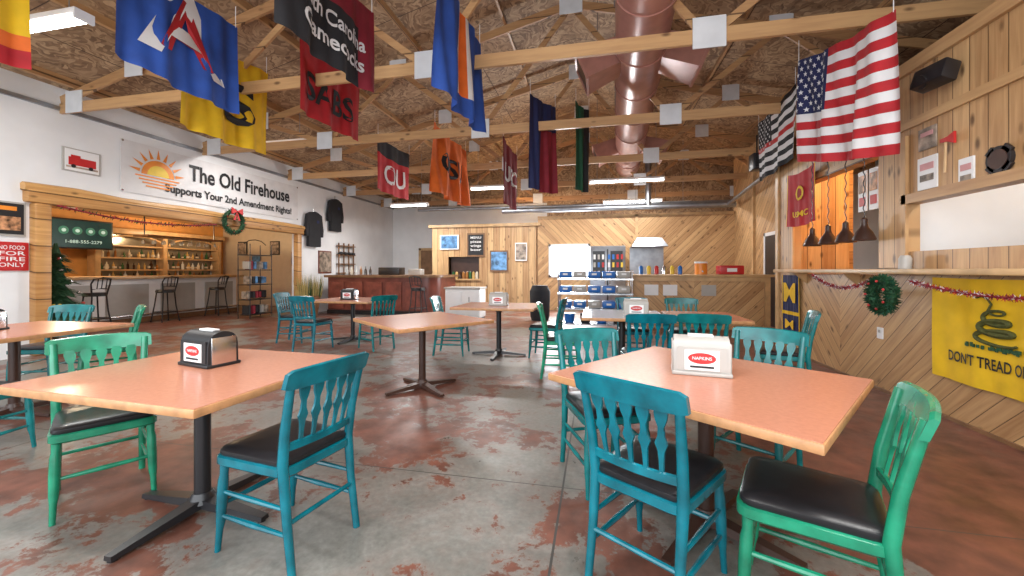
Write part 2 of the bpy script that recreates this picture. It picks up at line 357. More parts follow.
# ---------------------------------------------------------------- lights
def tube(u1,u2,v,z,power=60,chain=True):
    b=B(); b.box(((u1+u2)/2,v,z+.05),(u2-u1,.16,.06),WHITE,bev=.01)
    for o in (-.04,.04): b.cyl((u1+.03,v+o,z),(u2-.03,v+o,z),.022,.022,TUBE,8)
    for u in (u1,u2): b.box((u,v,z+.02),(.03,.17,.1),WHITE)
    if chain:
        for u in (u1+.2,u2-.2):
            top=RZ-SL*abs(u-RC)-.1
            b.cyl((u,v,z+.06),(u,v,top),.006,.006,STEEL,6)
    b.done('fluorescent_light')
    l=bpy.data.lights.new('tube_light','AREA'); l.shape='RECTANGLE'; l.size=u2-u1; l.size_y=.15; l.energy=power; l.color=(1,.98,.96)
    o=bpy.data.objects.new('tube_light',l); o.location=((u1+u2)/2,v,z-.05); COL.objects.link(o)
tube(-6.7,-5.15,3.1,3.88,80)
tube(-.2,1.75,11.3,3.72,120); tube(.2,2.1,14.0,3.6,100); tube(-3.5,-2.4,10.9,3.6,100); tube(-2.9,-1.6,13.6,3.3,90); tube(-6.3,-5.1,11.5,3.3,90)
tube(-2.4,-.4,.8,4.0,80); tube(-7.6,-6.0,7.4,4.0,50); tube(.6,2.4,1.2,4.0,70); tube(1.0,2.8,13.2,3.35,40)
def area(name,loc,rot,sx,sy,e,col=(1,1,1)):
    l=bpy.data.lights.new(name,'AREA'); l.shape='RECTANGLE'; l.size=sx; l.size_y=sy; l.energy=e; l.color=col
    o=bpy.data.objects.new(name,l); o.location=loc; o.rotation_euler=rot; COL.objects.link(o)
def point(name,loc,e,col,r=.12):
    l=bpy.data.lights.new(name,'POINT'); l.energy=e; l.color=col; l.shadow_soft_size=r
    o=bpy.data.objects.new(name,l); o.location=loc; COL.objects.link(o)
area('garage_door_daylight',(-2.5,-1.4,2.0),(R(90),0,0),9,3,330,(.92,.96,1))
area('rear_window_daylight',(-.87,12.9,1.6),(R(-90),0,0),1.2,1.0,170,(.9,.96,1))
point('bar_lamp',(-11.3,6.5,2.3),95,(1,.76,.5)); point('bar_lamp',(-12,10,2.3),125,(1,.74,.46))
point('kitchen_lamp',(3.9,6.2,2.9),80,(1,.6,.25)); point('kitchen_lamp',(4.0,3.4,2.9),55,(1,.97,.92))
w=bpy.data.worlds.new('World'); sc.world=w; w.use_nodes=True
w.node_tree.nodes['Background'].inputs[0].default_value=(.84,.92,1,1); w.node_tree.nodes['Background'].inputs[1].default_value=1.05

# ---------------------------------------------------------------- chair
def chair_mesh(P,name):
    b=B()
    for s in (-1,1):
        b.tube([(-.25,s*.185,0),(-.215,s*.183,.25),(-.195,s*.185,.46),(-.215,s*.19,.62),(-.27,s*.2,.86)],[.017,.02,.023,.021,.017],P,seg=10)
        b.tube([(.215,s*.195,0),(.205,s*.192,.1),(.2,s*.19,.14),(.195,s*.187,.24),(.19,s*.185,.33),(.187,s*.183,.36),(.185,s*.18,.44)],[.013,.015,.02,.023,.022,.018,.022],P,seg=10)
        b.tube([(-.225,s*.184,.17),(0,s*.187,.17),(.197,s*.19,.17)],[.009,.014,.009],P,seg=8)
        b.tube([(-.21,s*.184,.28),(0,s*.186,.28),(.19,s*.187,.28)],[.009,.013,.009],P,seg=8)
    b.tube([(.193,-.186,.22),(.193,0,.22),(.193,.186,.22)],[.009,.014,.009],P); b.tube([(-.222,-.184,.22),(-.222,.184,.22)],.011,P)
    def ring(k,z):
        pts=[]
        base=[(.225,-.215),(.225,.215),(-.215,.195),(-.215,-.195)]
        n=4
        for i in range(4):
            p=Vector(base[i]); a=Vector(base[i-1]); c=Vector(base[(i+1)%4]); r=.055
            p1=p+(a-p).normalized()*r; p2=p+(c-p).normalized()*r
            for j in range(n+1):
                t=j/n; q=p1*(1-t)**2+p*2*t*(1-t)+p2*t*t
                pts.append((q.x*k,q.y*k,z))
        return pts
    def loft(rs,m):
        vs=[[b.bm.verts.new(p) for p in r] for r in rs]; i_=b.mi(m)
        for A,C in zip(vs,vs[1:]):
            for k in range(len(A)): b.bm.faces.new((A[k],A[(k+1)%len(A)],C[(k+1)%len(A)],C[k])).material_index=i_
        b.bm.faces.new(vs[0][::-1]).material_index=i_; b.bm.faces.new(vs[-1]).material_index=i_
    loft([ring(.95,.405),ring(1,.415),ring(1,.448),ring(.97,.452)],P)
    loft([ring(.93,.45),ring(.96,.462),ring(.955,.476),ring(.9,.487),ring(.7,.493),ring(.3,.495)],VINYL)
    def rail(z0,z1,x0,hw,curve,th=.02,arch=0,ears=0,lean=0):
        n=20; vs=[]
        for i in range(n+1):
            t=-1+2*i/n; y=t*hw; x=x0-curve*(1-t*t); a=arch*(1-t*t)-(.01 if abs(t)>.98 and ears else 0)
            e=(.01 if abs(t)>.98 and ears else 0)
            vs.append([b.bm.verts.new(q) for q in ((x-th/2-lean,y,z1+a-.005),(x-lean,y,z1+a),(x+th/2-lean,y,z1+a-.005),(x+th/2,y,z0+a*.3+e),(x-th/2,y,z0+a*.3+e))])
        i_=b.mi(P)
        for A,C in zip(vs,vs[1:]):
            for k in range(5): b.bm.faces.new((A[k],A[(k+1)%5],C[(k+1)%5],C[k])).material_index=i_
        b.bm.faces.new(vs[0]).material_index=i_; b.bm.faces.new(vs[-1][::-1]).material_index=i_
    rail(.80,.885,-.257,.232,.03,.024,.01,1,.022)
    rail(.525,.56,-.205,.185,.022,.02)
    for i in range(5):
        t=(i-2)/2; y0=t*.115; y1=t*.135; cx=lambda z:-.205-.026*(1-.4*t*t)-(z-.54)*.2
        prof=[(.54,.008),(.60,.009),(.64,.0125),(.67,.024),(.70,.013),(.735,.011),(.765,.022),(.79,.026),(.815,.018)]
        pl=[]
        for z,wd in prof: pl.append((cx(z),y0+(y1-y0)*(z-.54)/.27-wd,z))
        for z,wd in prof[::-1]: pl.append((cx(z),y0+(y1-y0)*(z-.54)/.27+wd,z))
        b.prism(pl,(.011,0,0),P)
    return b.mesh(name)
CH={'t':chair_mesh(TEAL,'chair_teal'),'u':chair_mesh(TEAL2,'chair_teal2'),'g':chair_mesh(GREEN,'chair_green')}
chairs=[(.255,1.80,57,'t'),(.78,1.69,156,'g'),(.04,2.58,-66,'u'),(1.0,2.86,-127,'u'),(-1.47,1.68,170,'t'),(-2.8,1.78,-30,'g'),
 (-4.2,1.9,100,'u'),(-5.95,3.27,-70,'u'),(-5.28,3.38,-120,'g'),
 (-2.2,5.9,5,'u'),(-.75,6.0,175,'u'),(-4.55,5.75,88,'t'),(-5.35,6.3,10,'t'),(-3.6,6.05,150,'u'),
 (.47,4.2,95,'t'),(1.0,4.3,85,'u'),(-.42,4.95,5,'g'),(1.85,4.6,165,'u'),(1.2,5.95,-90,'u'),(.5,5.95,-90,'t')]
for u,v,a,c in chairs: inst('dining_chair',CH[c],(u,v,0),R(a))

# ---------------------------------------------------------------- tables
def table_mesh(w,d,top,post,name):
    b=B()
    b.box((0,0,.742),(w,d,.036),EDGE,bev=.006); b.box((0,0,.7605),(w-.012,d-.012,.004),top)
    b.box((0,0,.715),(.5,.5,.02),BLK)
    b.cyl((0,0,.06),(0,0,.71),.038,.038,post,20); b.cyl((0,0,.05),(0,0,.1),.07,.045,post,20); b.cyl((0,0,.66),(0,0,.71),.045,.09,post,20)
    for k in range(4):
        a=math.pi/2*k; ca,sa=math.cos(a),math.sin(a)
        f=lambda x,y,z:(x*ca-y*sa,x*sa+y*ca,z)
        L=.42; vs=[f(.0,-.045,.03),f(.0,.045,.03),f(L,.025,.008),f(L,-.025,.008)]; vt=[f(.0,-.04,.075),f(.0,.04,.075),f(L,.02,.03),f(L,-.02,.03)]
        A=[b.bm.verts.new(p) for p in vs]; C=[b.bm.verts.new(p) for p in vt]; i_=b.mi(post)
        for q in ((A[3],A[2],A[1],A[0]),(C[0],C[1],C[2],C[3])): b.bm.faces.new(q).material_index=i_
        for j in range(4): b.bm.faces.new((A[j],A[(j+1)%4],C[(j+1)%4],C[j])).material_index=i_
        b.cyl(f(L-.02,0,0),f(L-.02,0,.015),.02,.02,post,10)
    return b.mesh(name)
T1=table_mesh(1.16,1.1,SALM,BRN,'table_a'); T2=table_mesh(1.22,1.0,SALM,BLK,'table_b'); T3=table_mesh(.95,.95,GRYT,BLK,'table_c'); T4=table_mesh(.8,.95,SALM,BLK,'table_d')
TZ=.763
inst('dining_table',T1,(.54,2.19,0),R(-36)); inst('dining_table',T2,(-2.1,1.78,0),R(-3)); inst('dining_table',T1,(-1.88,4.1,0),R(-37))
inst('dining_table',T2,(-1.47,5.95,0),R(0)); inst('dining_table',T1,(-5.15,2.6,0),R(3)); inst('dining_table',T2,(-4.4,6.6,0),R(0))
inst('dining_table',T3,(.3,5.09,0),0); inst('dining_table',T4,(1.22,5.1,0),0)

# ---------------------------------------------------------------- napkin dispensers
def disp(body,name,label,side):
    b=B(); n=8
    pl=[(-.13,-.08,.015),(-.13,-.078,.12)]+[(-.13,-.074*math.cos(math.pi*i/n),.14+.055*math.sin(math.pi*i/n)) for i in range(n+1)]+[(-.13,.078,.12),(-.13,.08,.015)]
    b.prism(pl,(.26,0,0),body); b.box((0,0,.01),(.28,.18,.02),body,bev=.006)
    for s in (-1,1):
        b.box((s*.133,0,.09),(.012,.13,.15),side,bev=.004)
        b.box((0,s*.081,.085),(.23,.006,.12),body); b.box((0,s*.0855,.08),(.16,.004,.1),WHITE)
        # curved red emblem with small lettering bars
        b.face([(.065*math.cos(2*math.pi*k/20),s*.0885,.09+.028*math.sin(2*math.pi*k/20)) for k in range(20)],label)
        b.text('NAPKINS',.022,(lambda x,y:Vector((-s*-1*x if s<0 else -x,s*.0895,.09+y))) if s>0 else (lambda x,y:Vector((x,-.0895,.09+y))),WHITE,width=.09)
        b.box((0,s*.0885,.047),(.11,.003,.01),BLACK)
    b.box((0,0,.195),(.12,.04,.012),WHITE)
    return b.mesh(name)
ND=disp(BLACK,'disp_black',REDP,CHROME); NG=disp(CREAM,'disp_cream',REDP,CREAM)
inst('napkin_dispenser',ND,(-2.17,1.88,TZ),R(-12)); inst('napkin_dispenser',NG,(.53,2.26,TZ),R(-8))
inst('napkin_dispenser',ND,(-5.35,2.5,TZ),R(10)); inst('napkin_dispenser',NG,(-1.47,5.95,TZ),R(0)); inst('napkin_dispenser',NG,(.45,4.95,TZ),R(0)); inst('napkin_dispenser',ND,(-4.4,6.5,TZ),0)

# ---------------------------------------------------------------- flags
def flag(name,TL,TR,h,pat,texts=(),amp=.035,waves=2.5,sag=.05,nx=52,nz=36,extra=None,drop=0,cord=True):
    b=B(); TL=Vector(TL);TR=Vector(TR); E=TR-TL; W=E.length; e=E.normalized(); n=Vector((e.x,e.y,0)).normalized().cross(Vector((0,0,1)))
    ph=random.random()*6
    def P(s,t,off=0):
        return TL+E*s+Vector((0,0,-h*t-sag*math.sin(math.pi*s)*(1-.3*t)-drop*t*s))+n*((amp*math.sin(2*math.pi*waves*s+t*1.6+ph)+amp*.4*math.sin(2*math.pi*waves*2.3*s-t*2+ph*2))*(.4+.6*t)+off)
    V=[[b.bm.verts.new(P(i/nx,j/nz)) for i in range(nx+1)] for j in range(nz+1)]
    for j in range(nz):
        for i in range(nx):
            b.bm.faces.new((V[j][i],V[j+1][i],V[j+1][i+1],V[j][i+1])).material_index=b.mi(pat((i+.5)/nx,(j+.5)/nz))
    for body,size,s0,t0,m,wd in texts:
        b.text(body,size,lambda x,y:P(s0+x/W,t0-y/h,.016),m,bold=.02,width=wd)
    if extra: extra(b,P,W,h)
    if cord:
        for s in (0.02,.98): b.cyl(P(s,.01),P(s,.01)+Vector((0,0,max(.03,3.85-P(s,.01).z) if P(s,.01).z<3.8 else .25)),.004,.004,WHITE,6)
    return b.done(name,recalc=False)
solid=lambda m:(lambda s,t:m)
flag('university_flag',(-4.2,2.75,4.28),(-4.2,4.0,4.2),1.04,lambda s,t:BLUE,[('A',1.2,.5,.4,WCL,.9),('A',.85,.5,.43,RED,.55)],amp=.04)
flag('team_flag',(-4.9,3.85,4.3),(-4.9,5.2,4.3),1.24,solid(YEL),[('S',.8,.6,.55,BLKC,.5)],amp=.05)
flag('university_flag',(-2.6,2.85,4.35),(-2.6,4.3,4.35),.98,lambda s,t:DRED if (t<.3 or s>.82) else BLKC,[('South Carolina',.22,.48,.5,WCL,1.15),('Gamecocks',.22,.52,.74,WCL,1.0)],amp=.04)
flag('team_flag',(-3.7,4.4,4.3),(-3.7,5.75,4.3),.95,solid(RED),[('SABS',.5,.45,.6,BLKC,1.0)])
flag('team_flag',(-1.5,3.65,4.3),(-1.5,5.1,4.3),1.2,lambda s,t:WCL if (abs(s-.42)<.03 or abs(s-.58)<.03) and t<.8 else (ORG if abs(s-.5)<.055 and t<.8 else BLUE),[],amp=.06)
flag('team_flag',(-5.0,1.6,4.05),(-5.0,2.62,4.05),.95,lambda s,t:YEL if t<.7 else (ORG if t<.82 else RED),amp=.03)
flag('university_flag',(-4.6,7.75,4.2),(-4.6,9.3,4.2),1.15,lambda s,t:BLKC if t<.3 else RED,[('OU',.6,.5,.65,WCL,.9)])
flag('team_flag',(-3.1,7.3,4.2),(-3.1,9.3,4.2),1.35,solid(ORG),[('OSU',.6,.5,.5,BLKC,1.3)],amp=.08)
flag('team_flag',(-1.85,7.8,4.0),(-1.85,9.3,4.0),1.3,solid(DRED),[('USC',.5,.5,.5,WCL,1.1)])
flag('team_flag',(-1.15,6.9,4.4),(-.76,7.6,4.4),1.65,lambda s,t:NAVY if t<.3 else (NAVY if s<.4 else DRED),nx=40)
flag('team_flag',(-.42,7.85,4.6),(-.15,8.4,4.6),1.7,lambda s,t:DGRN if s<.6 else BLKC)
def us(red,white,union):
    def f(s,t):
        if s<.4 and t<7/13: return union
        return red if int(t*13)%2==0 else white
    return f
def stars(b,P,W,h):
    for r in range(9):
        for c in range(6 if r%2==0 else 5):
            s0=.4*(c+.5+(0 if r%2==0 else .5))/6; t0=(7/13)*(r+.7)/9.4; i_=b.mi(WCL)
            b.bm.faces.new([b.bm.verts.new(P(s0+(.024 if k%2==0 else .01)*math.sin(2*math.pi*k/10)/W*h, t0-(.028 if k%2==0 else .011)*math.cos(2*math.pi*k/10),.008)) for k in range(10)]).material_index=i_
flag('american_flag',(2.4,5.45,3.83),(2.45,3.97,3.5),1.22,us(RED,WCL,NAVY),amp=.06,waves=2.6,nz=52,nx=70,extra=stars,sag=.04)
flag('thin_line_flag',(2.85,8.0,3.95),(2.85,6.6,4.05),1.05,lambda s,t:(REDP if int(t*13)==6 else us(BLKC,WCL,BLKC)(s,t)),amp=.03,nz=52,extra=stars)
flag('marine_corps_flag',(2.92,7.05,2.78),(2.92,6.2,2.78),.8,lambda s,t:YEL if (s<.02 or s>.98) else RED,[('USMC',.12,.5,.78,YEL,.45),('O',.3,.5,.4,YEL,.26)],amp=.015,cord=False)
flag('pennant_flag',(2.96,7.3,1.22),(2.96,6.76,1.22),.97,lambda s,t:YEL if (s<.04 or s>.96 or .58<t<.64) else NAVY,[('M',.42,.5,.3,YEL,.4),('M',.2,.5,.8,YEL,.3)],amp=.008,sag=0,cord=False)
def snake(b,P,W,h):
    pts=[]
    for k in range(110):
        a=k/109; th=a*2*math.pi*3.4; r=.16*(1-a*.62)
        pts.append((.5+(r*math.cos(th))/W, .56-a*.3+ .04*math.sin(th)))
    pts+=[(.5-.02/W,.22),(.5-.05/W,.17),(.5-.1/W,.15),(.5-.14/W,.17)]
    vs=[P(s,t,.014) for s,t in pts]
    b.tube(vs,[.008+.013*math.sin(math.pi*min(1,i/len(vs)*1.1+.05)) for i in range(len(vs))],OLIVE,seg=6,ref=Vector((1,0,0)))
    for i in range(30):
        p=P(.5+random.uniform(-.25,.25)/W,.61+random.uniform(-.015,.015),.012); b.box(p,(.006,.02,.025),LEAF)
flag('gadsden_flag',(2.965,4.32,1.235),(2.965,3.15,1.24),.87,solid(YEL),[("DON'T TREAD ON ME",.12,.5,.76,BLACK,.82)],amp=.01,sag=.01,extra=snake,cord=False)

# ---------------------------------------------------------------- firehouse banner
b=B(); x=UL+.03
b.box((UL+.015,7.75,3.2),(.01,4.35,.95),WCL); 
for y in (5.6,9.9):
    for z in (2.75,3.65): b.cyl((UL+.02,y,z),(UL+.03,y,z),.02,.02,CHROME,8)
b.text('The Old Firehouse',.46,onX(x,8.2,3.33),BLACK,bold=.028,width=2.8)
b.text('Supports Your 2nd Amendment Rights!',.23,onX(x,8.0,2.93),BLACK,bold=.03,width=3.35)
sy,sz=6.2,3.12
b.face([(x,sy+.3*math.cos(math.pi*k/16),sz+.3*math.sin(math.pi*k/16)) for k in range(17)],ORP)
b.face([(x+.002,sy+.2*math.cos(math.pi*k/16),sz+.2*math.sin(math.pi*k/16)) for k in range(17)],YELP)
for k in range(9):
    a=math.pi*(k+.5)/9; f=lambda r,d:(x,sy+r*math.cos(a+d),sz+r*math.sin(a+d))
    b.face([f(.33,-.1),f(.52,0),f(.33,.1)],ORP)
for k in range(4): b.box((x,sy,3.08-.06*k),(.004,.8-.12*k,.025),ORP)
b.done('vinyl_banner')

def picX(name,y,z,w,h,m,frame=BLK,x=UL,txt=None,tm=WHITE,extra=None):
    b=B(); b.box((x+.015,y,z),(.025,w,h),frame); b.box((x+.03,y,z),(.006,w*.9,h*.9),m)
    if txt:
        for i,t in enumerate(txt): b.text(t,h*.2,onX(x+.035,y,z+h*(.3-.2*i)),tm,width=w*.75)
    if extra: extra(b)
    b.done(name)
picX('warning_sign',4.2,1.5,.36,.42,REDP,REDP,txt=('NO FOOD','FOR','FIRE','ONLY'))
picX('wall_poster',4.1,2.05,.5,.5,BLACK,CREAM,extra=lambda b:(b.box((UL+.034,4.1,1.98),(.004,.38,.2),FOOD),b.box((UL+.034,4.1,2.2),(.004,.3,.06),ORP)))
def truck(b):
    b.box((UL+.035,5.02,3.08),(.008,.36,.13),REDP); b.box((UL+.037,4.93,3.14),(.01,.12,.08),REDP); b.box((UL+.035,5.02,2.985),(.004,.42,.03),PICG)
    for y in (4.9,5.13): b.cyl((UL+.035,y,3.0),(UL+.045,y,3.0),.03,.03,BLK,10)
picX('truck_picture',5.02,3.1,.5,.38,WHITE,CREAM,extra=truck)
picX('framed_poster',11.1,1.55,.6,.7,PICG,MAHOG)
def jacket(y,z):
    b=B(); x=UL+.08
    out=[(0,.0),(.12,-.02),(.3,-.1),(.38,-.55),(.36,-.75),(.28,-.75),(.24,-.3),(.26,-1.0),(.25,-1.05)]
    pts=[(x-.04,y+a,z+c) for a,c in out]+[(x-.04,y-a,z+c) for a,c in out[::-1][:-1]]
    b.prism(pts,(.1,0,0),BLKC); b.cyl((x,y,z-.02),(x,y,z+.1),.01,.01,CHROME,6); b.box((x+.065,y+.12,z-.3),(.006,.1,.08),NAVY)
    b.done('hanging_jacket')
jacket(10.5,3.05); jacket(11.5,3.6)
b=B()
for i in range(4): b.box((UL+.08,12.1,1.2+i*.3),(.12,.9,.03),DWOOD)
for i in range(4): b.box((UL+.08,11.7+i*.27,1.65),(.04,.03,1.1),DWOOD); b.sph((UL+.12,11.75+i*.22,1.85),.09,BLK,(1,1,.6))
b.done('hat_rack')

# wreaths & garlands
def leaves(b,pts,rad,count,mats,L=.06,w=.015):
    for i in range(count):
        t=random.random()*(len(pts)-1); k=int(t); p=Vector(pts[k]).lerp(Vector(pts[k+1]),t-k)
        d=Vector((random.gauss(0,1),random.gauss(0,1),random.gauss(0,1))).normalized(); q=p+d*rad*.5
        sd=d.cross(Vector((random.random(),random.random(),1))).normalized()*w
        b.face([q-sd,q+sd,q+d*L],random.choice(mats))
def wreath(x,y,z,r,n=420,bow=True,side=1,th=.045):
    b=B(); pts=[(x,y+r*math.cos(2*math.pi*k/24),z+r*math.sin(2*math.pi*k/24)) for k in range(25)]
    b.tube(pts,th,LEAF,seg=8,ref=Vector((1,0,0))); leaves(b,pts,th*2,n*2,[LEAF,LEAF,DGRN],th*1.2,.011)
    for k in range(7): a=k*.9; b.sph((x+side*.06,y+r*math.cos(a),z+r*math.sin(a)),.012,REDP,seg=8)
    if bow:
        for s in (-1,1): b.prism([(x+side*.08,y,z+r),(x+side*.08,y+s*.14,z+r+.08),(x+side*.08,y+s*.14,z+r-.07)],(side*.03,0,0),REDP); b.prism([(x+side*.08,y,z+r),(x+side*.08,y+s*.09,z+r-.2),(x+side*.08,y+s*.03,z+r-.2)],(side*.01,0,0),REDP)
    b.done('christmas_wreath')
wreath(UL+.25,7.65,2.4,.24); wreath(UR-.33,4.49,1.06,.135,n=700,bow=False,side=-1,th=.038)
def cat(p,q,sagv,n=14):
    p=Vector(p);q=Vector(q); return [p.lerp(q,i/n)-Vector((0,0,sagv*4*(i/n)*(1-i/n))) for i in range(n+1)]
b=B()
for pr in (((2.74,5.9,1.24),(2.74,4.75,1.2),.12),((2.74,4.24,1.2),(2.74,2.4,1.22),.1)):
    p=cat(*pr); b.tube(p,.01,DRED,seg=6); leaves(b,p,.018,900,[REDP,DRED,DRED,WCL],.026,.005)
b.done('tinsel_garland')
b=B(); p=cat((UL+.22,4.6,2.3),(UL+.22,7.25,2.3),.12); b.tube(p,.014,DRED,seg=6); leaves(b,p,.03,300,[REDP,LEAF,LEAF],.05,.01); b.done('holly_garland')
b=B(); cx,cy=-9.2,5.15; b.cyl((cx,cy,0),(cx,cy,.35),.04,.04,DWOOD); b.cyl((cx,cy,0),(cx,cy,.06),.2,.2,REDP)
for i in range(7):
    z=.25+i*.2; r=.5*(1-i/8); b.cyl((cx,cy,z),(cx,cy,z+.32),r*.75,.02,LEAF,14)
    for k in range(150): a=random.random()*6.28; rr=r*random.uniform(.4,1); zz=z+.25*(1-rr/r); pp=Vector((cx+rr*math.cos(a),cy+rr*math.sin(a),zz)); d=Vector((math.cos(a),math.sin(a),-.3))*.12; sd=Vector((-math.sin(a),math.cos(a),0))*.025; b.face([pp-sd,pp+sd,pp+d],LEAF)
    for k in range(6): a=random.random()*6.28; b.sph((cx+r*.9*math.cos(a),cy+r*.9*math.sin(a),z+.05),.03,random.choice([REDP,YELP,CHROME]),seg=8)
b.done('christmas_tree')

# ---------------------------------------------------------------- bar room
b=B(); b.span((-11.9,5.8,0),(-11.2,10.6,1.08),WHITE); b.span((-12.0,5.7,1.08),(-11.0,10.7,1.15),PWOOD,.015)
for y in (6.2,7.4,8.6,9.8): b.box((-11.19,y+.2,.55),(.03,.9,.8),CREAM)
b.box((-11.19,8.2,.06),(.04,4.8,.12),DWOOD); b.cyl((-11.0,5.9,.2),(-11.0,10.5,.2),.025,.025,CHROME); 
for i in range(5): b.cyl((-11.18,6+i*1.1,.2),(-11.0,6+i*1.1,.2),.015,.015,CHROME,6)
b.done('bar_counter')
b=B(); X=-13.6
b.span((X-.15,8.3,0),(X+.3,12.0,1.0),DWOOD)
for y in (8.35,10.1,11.95): b.box((X+.1,y,1.65),(.3,.12,1.5),PWOOD)
for z in (1.0,1.3,1.65,2.0): b.box((X+.05,10.15,z),(.3,3.6,.04),PWOOD)
b.box((X+.12,10.15,2.42),(.4,3.9,.16),PWOOD,bev=.02); b.box((X-.1,10.15,1.7),(.02,3.6,1.4),mat('mirror_back',(.4,.34,.25),.15,.6))
for s in (9.22,11.0):
    b.tube([(X+.26,s+.8*math.cos(math.pi*k/12),2.05+.25*math.sin(math.pi*k/12)) for k in range(13)],.03,PWOOD,seg=6)
b.done('back_bar_cabinet')
b=B()
for z in (1.02,1.32,1.67):
    y=8.5
    while y<11.85:
        if abs(y-10.1)>.1:
            h=random.uniform(.16,.27); r=random.uniform(.025,.042); m=random.choice(BOTS)
            b.lathe([(r,0),(r,h*.6),(r*.35,h*.78),(r*.35,h)],(X+.1+random.uniform(-.05,.05),y,z),m,8)
            if random.random()<.5: b.cyl((X+.1,y,z+h*.15),(X+.1,y,z+h*.4),r*1.5,r*1.5,BOTS[5],8)
        y+=random.uniform(.12,.2)
b.done('liquor_bottles')
b=B(); b.span((-12.2,8.4,2.2),(-11.7,10.6,2.25),DWOOD)
for y in (8.5,10.5): b.cyl((-11.95,y,2.25),(-11.95,y,2.9),.015,.015,BLK)
for i in range(16): b.lathe([(.03,-.19),(.037,-.13),(.02,-.09),(.005,-.08),(.005,-.01),(.032,0)],(-11.95+(.12 if i%2 else -.12),8.55+i*.125,2.2),GLASS,8)
b.done('hanging_glass_rack')
STX=mat('screen_text',(.3,.5,.5),.5,emit=.35,ecol=(.7,.9,.85)); STG=mat('screen_green',(.03,.16,.12),.5,emit=.12,ecol=(.1,.5,.35))
b=B(); b.box((-13.0,7.8,2.22),(.06,1.3,.76),BLK,bev=.01); b.box((-12.965,7.8,2.22),(.01,1.22,.68),SCREEN); b.box((-13.4,7.8,2.22),(.8,.1,.1),BLK)
for i in range(4): b.cyl((-12.96,7.4+i*.27,2.3),(-12.95,7.4+i*.27,2.3),.1,.1,STG,16); b.cyl((-12.95,7.4+i*.27,2.3),(-12.945,7.4+i*.27,2.3),.045,.045,STX,12)
b.text('1-888-555-2279',.11,onX(-12.95,7.8,2.02),STX,width=.75); b.done('television')
def stool():
    b=B()
    for s in (-1,1):
        b.tube([(.2,s*.2,0),(.15,s*.15,.4),(.12,s*.12,.74)],.015,BLK,seg=8); b.tube([(-.2,s*.2,0),(-.15,s*.15,.4),(-.13,s*.13,.74),(-.17,s*.17,1.0),(-.22,s*.15,1.1)],.015,BLK,seg=8)
        b.tube([(.17,s*.17,.25),(-.17,s*.17,.25)],.01,BLK,seg=6); b.tube([(s*.17,.17,.25),(s*.17,-.17,.25)],.01,BLK,seg=6)
    b.cyl((0,0,.73),(0,0,.76),.19,.19,BLK,20); b.cyl((0,0,.76),(0,0,.81),.2,.18,VINYL,20)
    b.tube([(-.22,-.16,1.1),(-.25,0,1.13),(-.22,.16,1.1)],.02,BLK); b.tube([(-.15,-.15,.88),(-.2,0,.9),(-.15,.15,.88)],.012,BLK)
    for t in (-.08,0,.08): b.tube([(-.19,t,.89),(-.235,t,1.11)],.01,BLK,seg=6)
    return b.mesh('stool')
ST=stool()
for u,v,a in ((-10.65,6.6,180),(-10.65,8.05,175),(-10.7,9.5,190),(-4.8,10.2,90)): inst('bar_stool',ST,(u,v,0),R(a))
b=B()
for z in (.1,.5,.9,1.3,1.7): b.box((-9.2,9.3,z),(.4,.75,.02),BLK)
for dx_ in (-.19,.19):
    for dy_ in (-.36,.36): b.cyl((-9.2+dx_,9.3+dy_,0),(-9.2+dx_,9.3+dy_,2.0),.012,.012,BLK,6)
for z in (.1,.5,.9,1.3):
    for i in range(6): b.box((-9.2+random.uniform(-.05,.05),9.02+i*.11,z+.13),(.2,.07,random.uniform(.15,.24)),random.choice([CREAM,PICG,DRED,PICB,BLKC,BLKC]))
b.tube([(-9.2,8.94,2.0),(-9.2,9.1,2.1),(-9.2,9.3,2.13),(-9.2,9.5,2.1),(-9.2,9.66,2.0)],.012,BLK,seg=6)
b.done('merchandise_rack')
for i,(u,z) in enumerate(((-12.9,2.1),(-12.3,1.6),(-11.5,2.1),(-10.6,1.7),(-9.7,2.1))):
    b=B(); b.box((u,12.48,z),(.4,.03,.5),[BLK,PWOOD][i%2]); b.box((u,12.46,z),(.34,.01,.42),[PICG,PICB][i%2]); b.done('framed_picture')

# ---------------------------------------------------------------- rear-left furniture
MP=mat('mahogany_panel',(.22,.06,.04),.3,var=.3)
b=B()
n=10; pl=[(-7.9,10.6,0),(-4.9,10.6,0)]+[(-4.9+.45*math.sin(math.pi/2*k/n),11.05-.45*math.cos(math.pi/2*k/n),0) for k in range(1,n+1)]+[(-4.45,12.2,0),(-7.9,12.2,0)]
b.prism(pl,(0,0,1.08),MAHOG)
cx_=-6.2; pt=[((p[0]-cx_)*1.05+cx_,(p[1]-11.4)*1.1+11.4,1.08) for p in pl]; b.prism(pt,(0,0,.07),DWOOD)
for i in range(5): b.box((-7.6+i*.62,10.58,.55),(.5,.03,.8),MP)
b.box((-6.4,10.57,.06),(3,.03,.12),BLK); b.done('mahogany_bar')
b=B(); b.span((-6.6,11.2,1.15),(-5.9,11.6,1.38),BLK,.02); b.span((-5.6,11.2,1.15),(-5.2,11.5,1.33),CREAM,.02)
for i in range(6): b.lathe([(.04,0),(.04,.14),(.014,.2),(.014,.26)],(-7.6+i*.16,11.1,1.15),random.choice(BOTS),8)
b.done('bar_top_clutter')
b=B(); b.box((-3.45,10.25,.42),(.95,.6,.76),WHITE,bev=.03); b.box((-3.45,10.25,.82),(1.0,.65,.05),CREAM,bev=.01)
for s in (-.24,.24): b.box((-3.45+s,9.94,.42),(.44,.02,.62),WHITE,bev=.008)
b.box((-3.45,10.25,.02),(.9,.55,.04),BLK); b.cyl((-3.25,9.92,.45),(-3.25,9.92,.6),.01,.01,CHROME,6); b.done('chest_freezer')
b=B()
